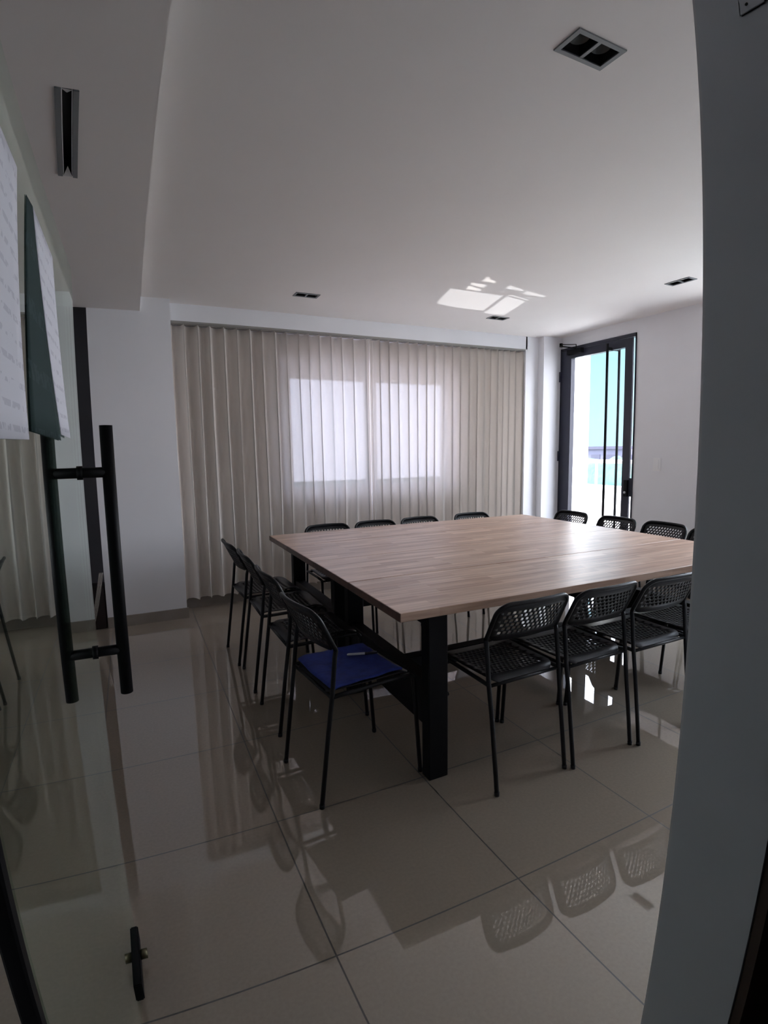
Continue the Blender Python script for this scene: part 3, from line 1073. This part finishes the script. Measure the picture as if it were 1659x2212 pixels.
bmesh.ops.recalc_face_normals(bm, faces=bm.faces[:])
bmesh.ops.solidify(bm, geom=bm.faces[:], thickness=.009)
o = obj('seat_cloth', bm, M['blue'], None, True)
o.location = (.542, 1.960, 0); o.rotation_euler = (0, 0, a0)
tag(o, 'crumpled royal blue cloth lying on a black chair seat', 'cloth')

pn = empty('pen', (.853, 2.040, .4705), R(-17.5))
tag(pn, 'white and black pen lying on the blue cloth', 'pen')
bm = bmesh.new(); tube(bm, [(-.068, 0, 0), (-.062, 0, 0), (.010, 0, 0)], [.003, .0052, .0055], 12); obj('barrel', bm, M['pen_white'], pn, True)
bm = bmesh.new(); tube(bm, [(.010, 0, 0), (.040, 0, 0), (.062, 0, 0), (.068, 0, 0)], [.0058, .0056, .0048, .002], 12); obj('cap', bm, M['pen_black'], pn, True)
bm = bmesh.new(); box(bm, .035, .062, -.0015, .0015, .0045, .007); obj('clip', bm, M['silver'], pn)

# ------------------------------------------------------------------ outside the terrace door
bm = bmesh.new(); box(bm, XR + .2, 6.35, -3, 9, -.12, -.01)
struct('ground_terrace', bm, M['terrace'], label='pale terrace floor outside the glazed door')
bm = bmesh.new(); box(bm, XR + .2, 6.2, 5.875, 6.2, -.01, 3.6)
struct('wall_outside', bm, M['white_ext'], label='white outside wall seen at the left of the door glass')
bm = bmesh.new(); box(bm, 6.2, 6.35, -3, 9, -.01, .775)
struct('wall_parapet', bm, M['white_ext'], label='white terrace parapet below the railing')
rl = empty('railing', (6.27, 3, .775))
tag(rl, 'light metal railing on the white terrace parapet', 'railing')
bm = bmesh.new(); tube(bm, [(0, -5, .355), (0, 5, .355)], .028, 12); obj('top_rail', bm, M['steel'], rl, True)
for k in range(8):
    bm = bmesh.new(); tube(bm, [(0, 2.77 - k * 1.05, 0), (0, 2.77 - k * 1.05, .355)], .018, 10); obj('railing_post', bm, M['steel'], rl, True)
# far things, well below and beyond the terrace
bm = bmesh.new(); box(bm, 20, 260, -60, 260, -14.2, -14)
struct('ground_far', bm, M['tree'], label='green land beyond the terrace')
def tower(x, y, w_, d_, h_, label):
    t = empty('apartment_building', (x, y, -14))
    tag(t, label, 'building')
    bm = bmesh.new(); box(bm, -d_ / 2, d_ / 2, -w_ / 2, w_ / 2, 0, h_); obj('wall', bm, M['tower'], t)
    bm = bmesh.new(); box(bm, -d_ / 2 - .5, d_ / 2, -w_ / 2 + 3, w_ / 2, h_, h_ + .6); obj('roof', bm, M['tower_band'], t)
    for k in range(3):
        z = h_ - 2.2 - k * 3
        n = int(w_ / 4)
        for q in range(n):
            bm = bmesh.new()
            y0 = -w_ / 2 + 1 + q * 4
            box(bm, -d_ / 2 - .12, -d_ / 2 + .1, y0, y0 + 2.4, z, z + 1.1)
            obj('window', bm, M['tower_band'], t)
tower(95, 85, 26, 12, 14.7, 'distant lilac grey apartment block seen through the terrace door')
for k, (tx, ty, lab) in enumerate(((58, 50.5, 'green tree just behind the terrace railing, nearest the door handle bars'),
                                   (68, 66, 'green tree behind the terrace railing, beside the white outside wall'))):
    t = empty('tree', (tx, ty, -14))
    tag(t, lab, 'tree', 'distant trees below the railing')
    bm = bmesh.new(); tube(bm, [(0, 0, 0), (0, 0, 6)], .5, 8); obj('trunk', bm, M['dark_wood'], t)
    bm = bmesh.new()
    bmesh.ops.create_icosphere(bm, subdivisions=4, radius=5.4, matrix=Matrix.Translation((0, 0, 8.0)))
    for v in bm.verts:
        d = (v.co - Vector((0, 0, 8))).normalized()
        q = mathutils.noise.noise(v.co * .45 + Vector((k * 3.3, 0, 0))) * 1.5 + mathutils.noise.noise(v.co * 1.6) * .6
        v.co += d * q
    obj('crown', bm, M['tree'], t, True)

# added lamps stand in for sunlight bounced on to the ceiling, in pane shapes
DIR = Vector((-1.0, -.25, .90)).normalized()
def glint(corners):
    """corners on the ceiling (x, y); one narrow beam per pane"""
    c = Vector((sum(p_[0] for p_ in corners) / 4, sum(p_[1] for p_ in corners) / 4, HC))
    P = [Vector((*p_, HC)) for p_ in corners]
    e1 = ((P[1] - P[0]) + (P[2] - P[3])) / 2
    e2 = ((P[3] - P[0]) + (P[2] - P[1])) / 2
    e1p = e1 - DIR * e1.dot(DIR)
    e2p = e2 - DIR * e2.dot(DIR)
    o = lamp('sun_glint_lamp', 'AREA', c - DIR * 2.7, DIR, 1.0, (1, .98, .95))
    zax = -DIR
    xax = e1p.normalized()
    yax = zax.cross(xax).normalized()
    o.rotation_mode = 'XYZ'
    o.matrix_world = Matrix(((xax.x, yax.x, zax.x, o.location.x), (xax.y, yax.y, zax.y, o.location.y), (xax.z, yax.z, zax.z, o.location.z), (0, 0, 0, 1)))
    o.data.shape = 'RECTANGLE'
    o.data.size = e1p.length
    o.data.size_y = abs(e2p.dot(yax))
    o.data.spread = R(.5)
    o.data.energy = GLINT * o.data.size * o.data.size_y
    return o
GLINT = 3.2
for x0, x1, y0, y1 in ((2.30, 2.79, 3.49, 3.93), (2.83, 3.05, 3.45, 3.99), (2.33, 2.46, 3.31, 3.46), (2.34, 2.45, 3.16, 3.25),
                       (2.61, 2.77, 3.23, 3.33), (2.82, 3.04, 3.28, 3.39)):
    glint([(x0, y0), (x1, y0), (x1, y1), (x0, y1)])
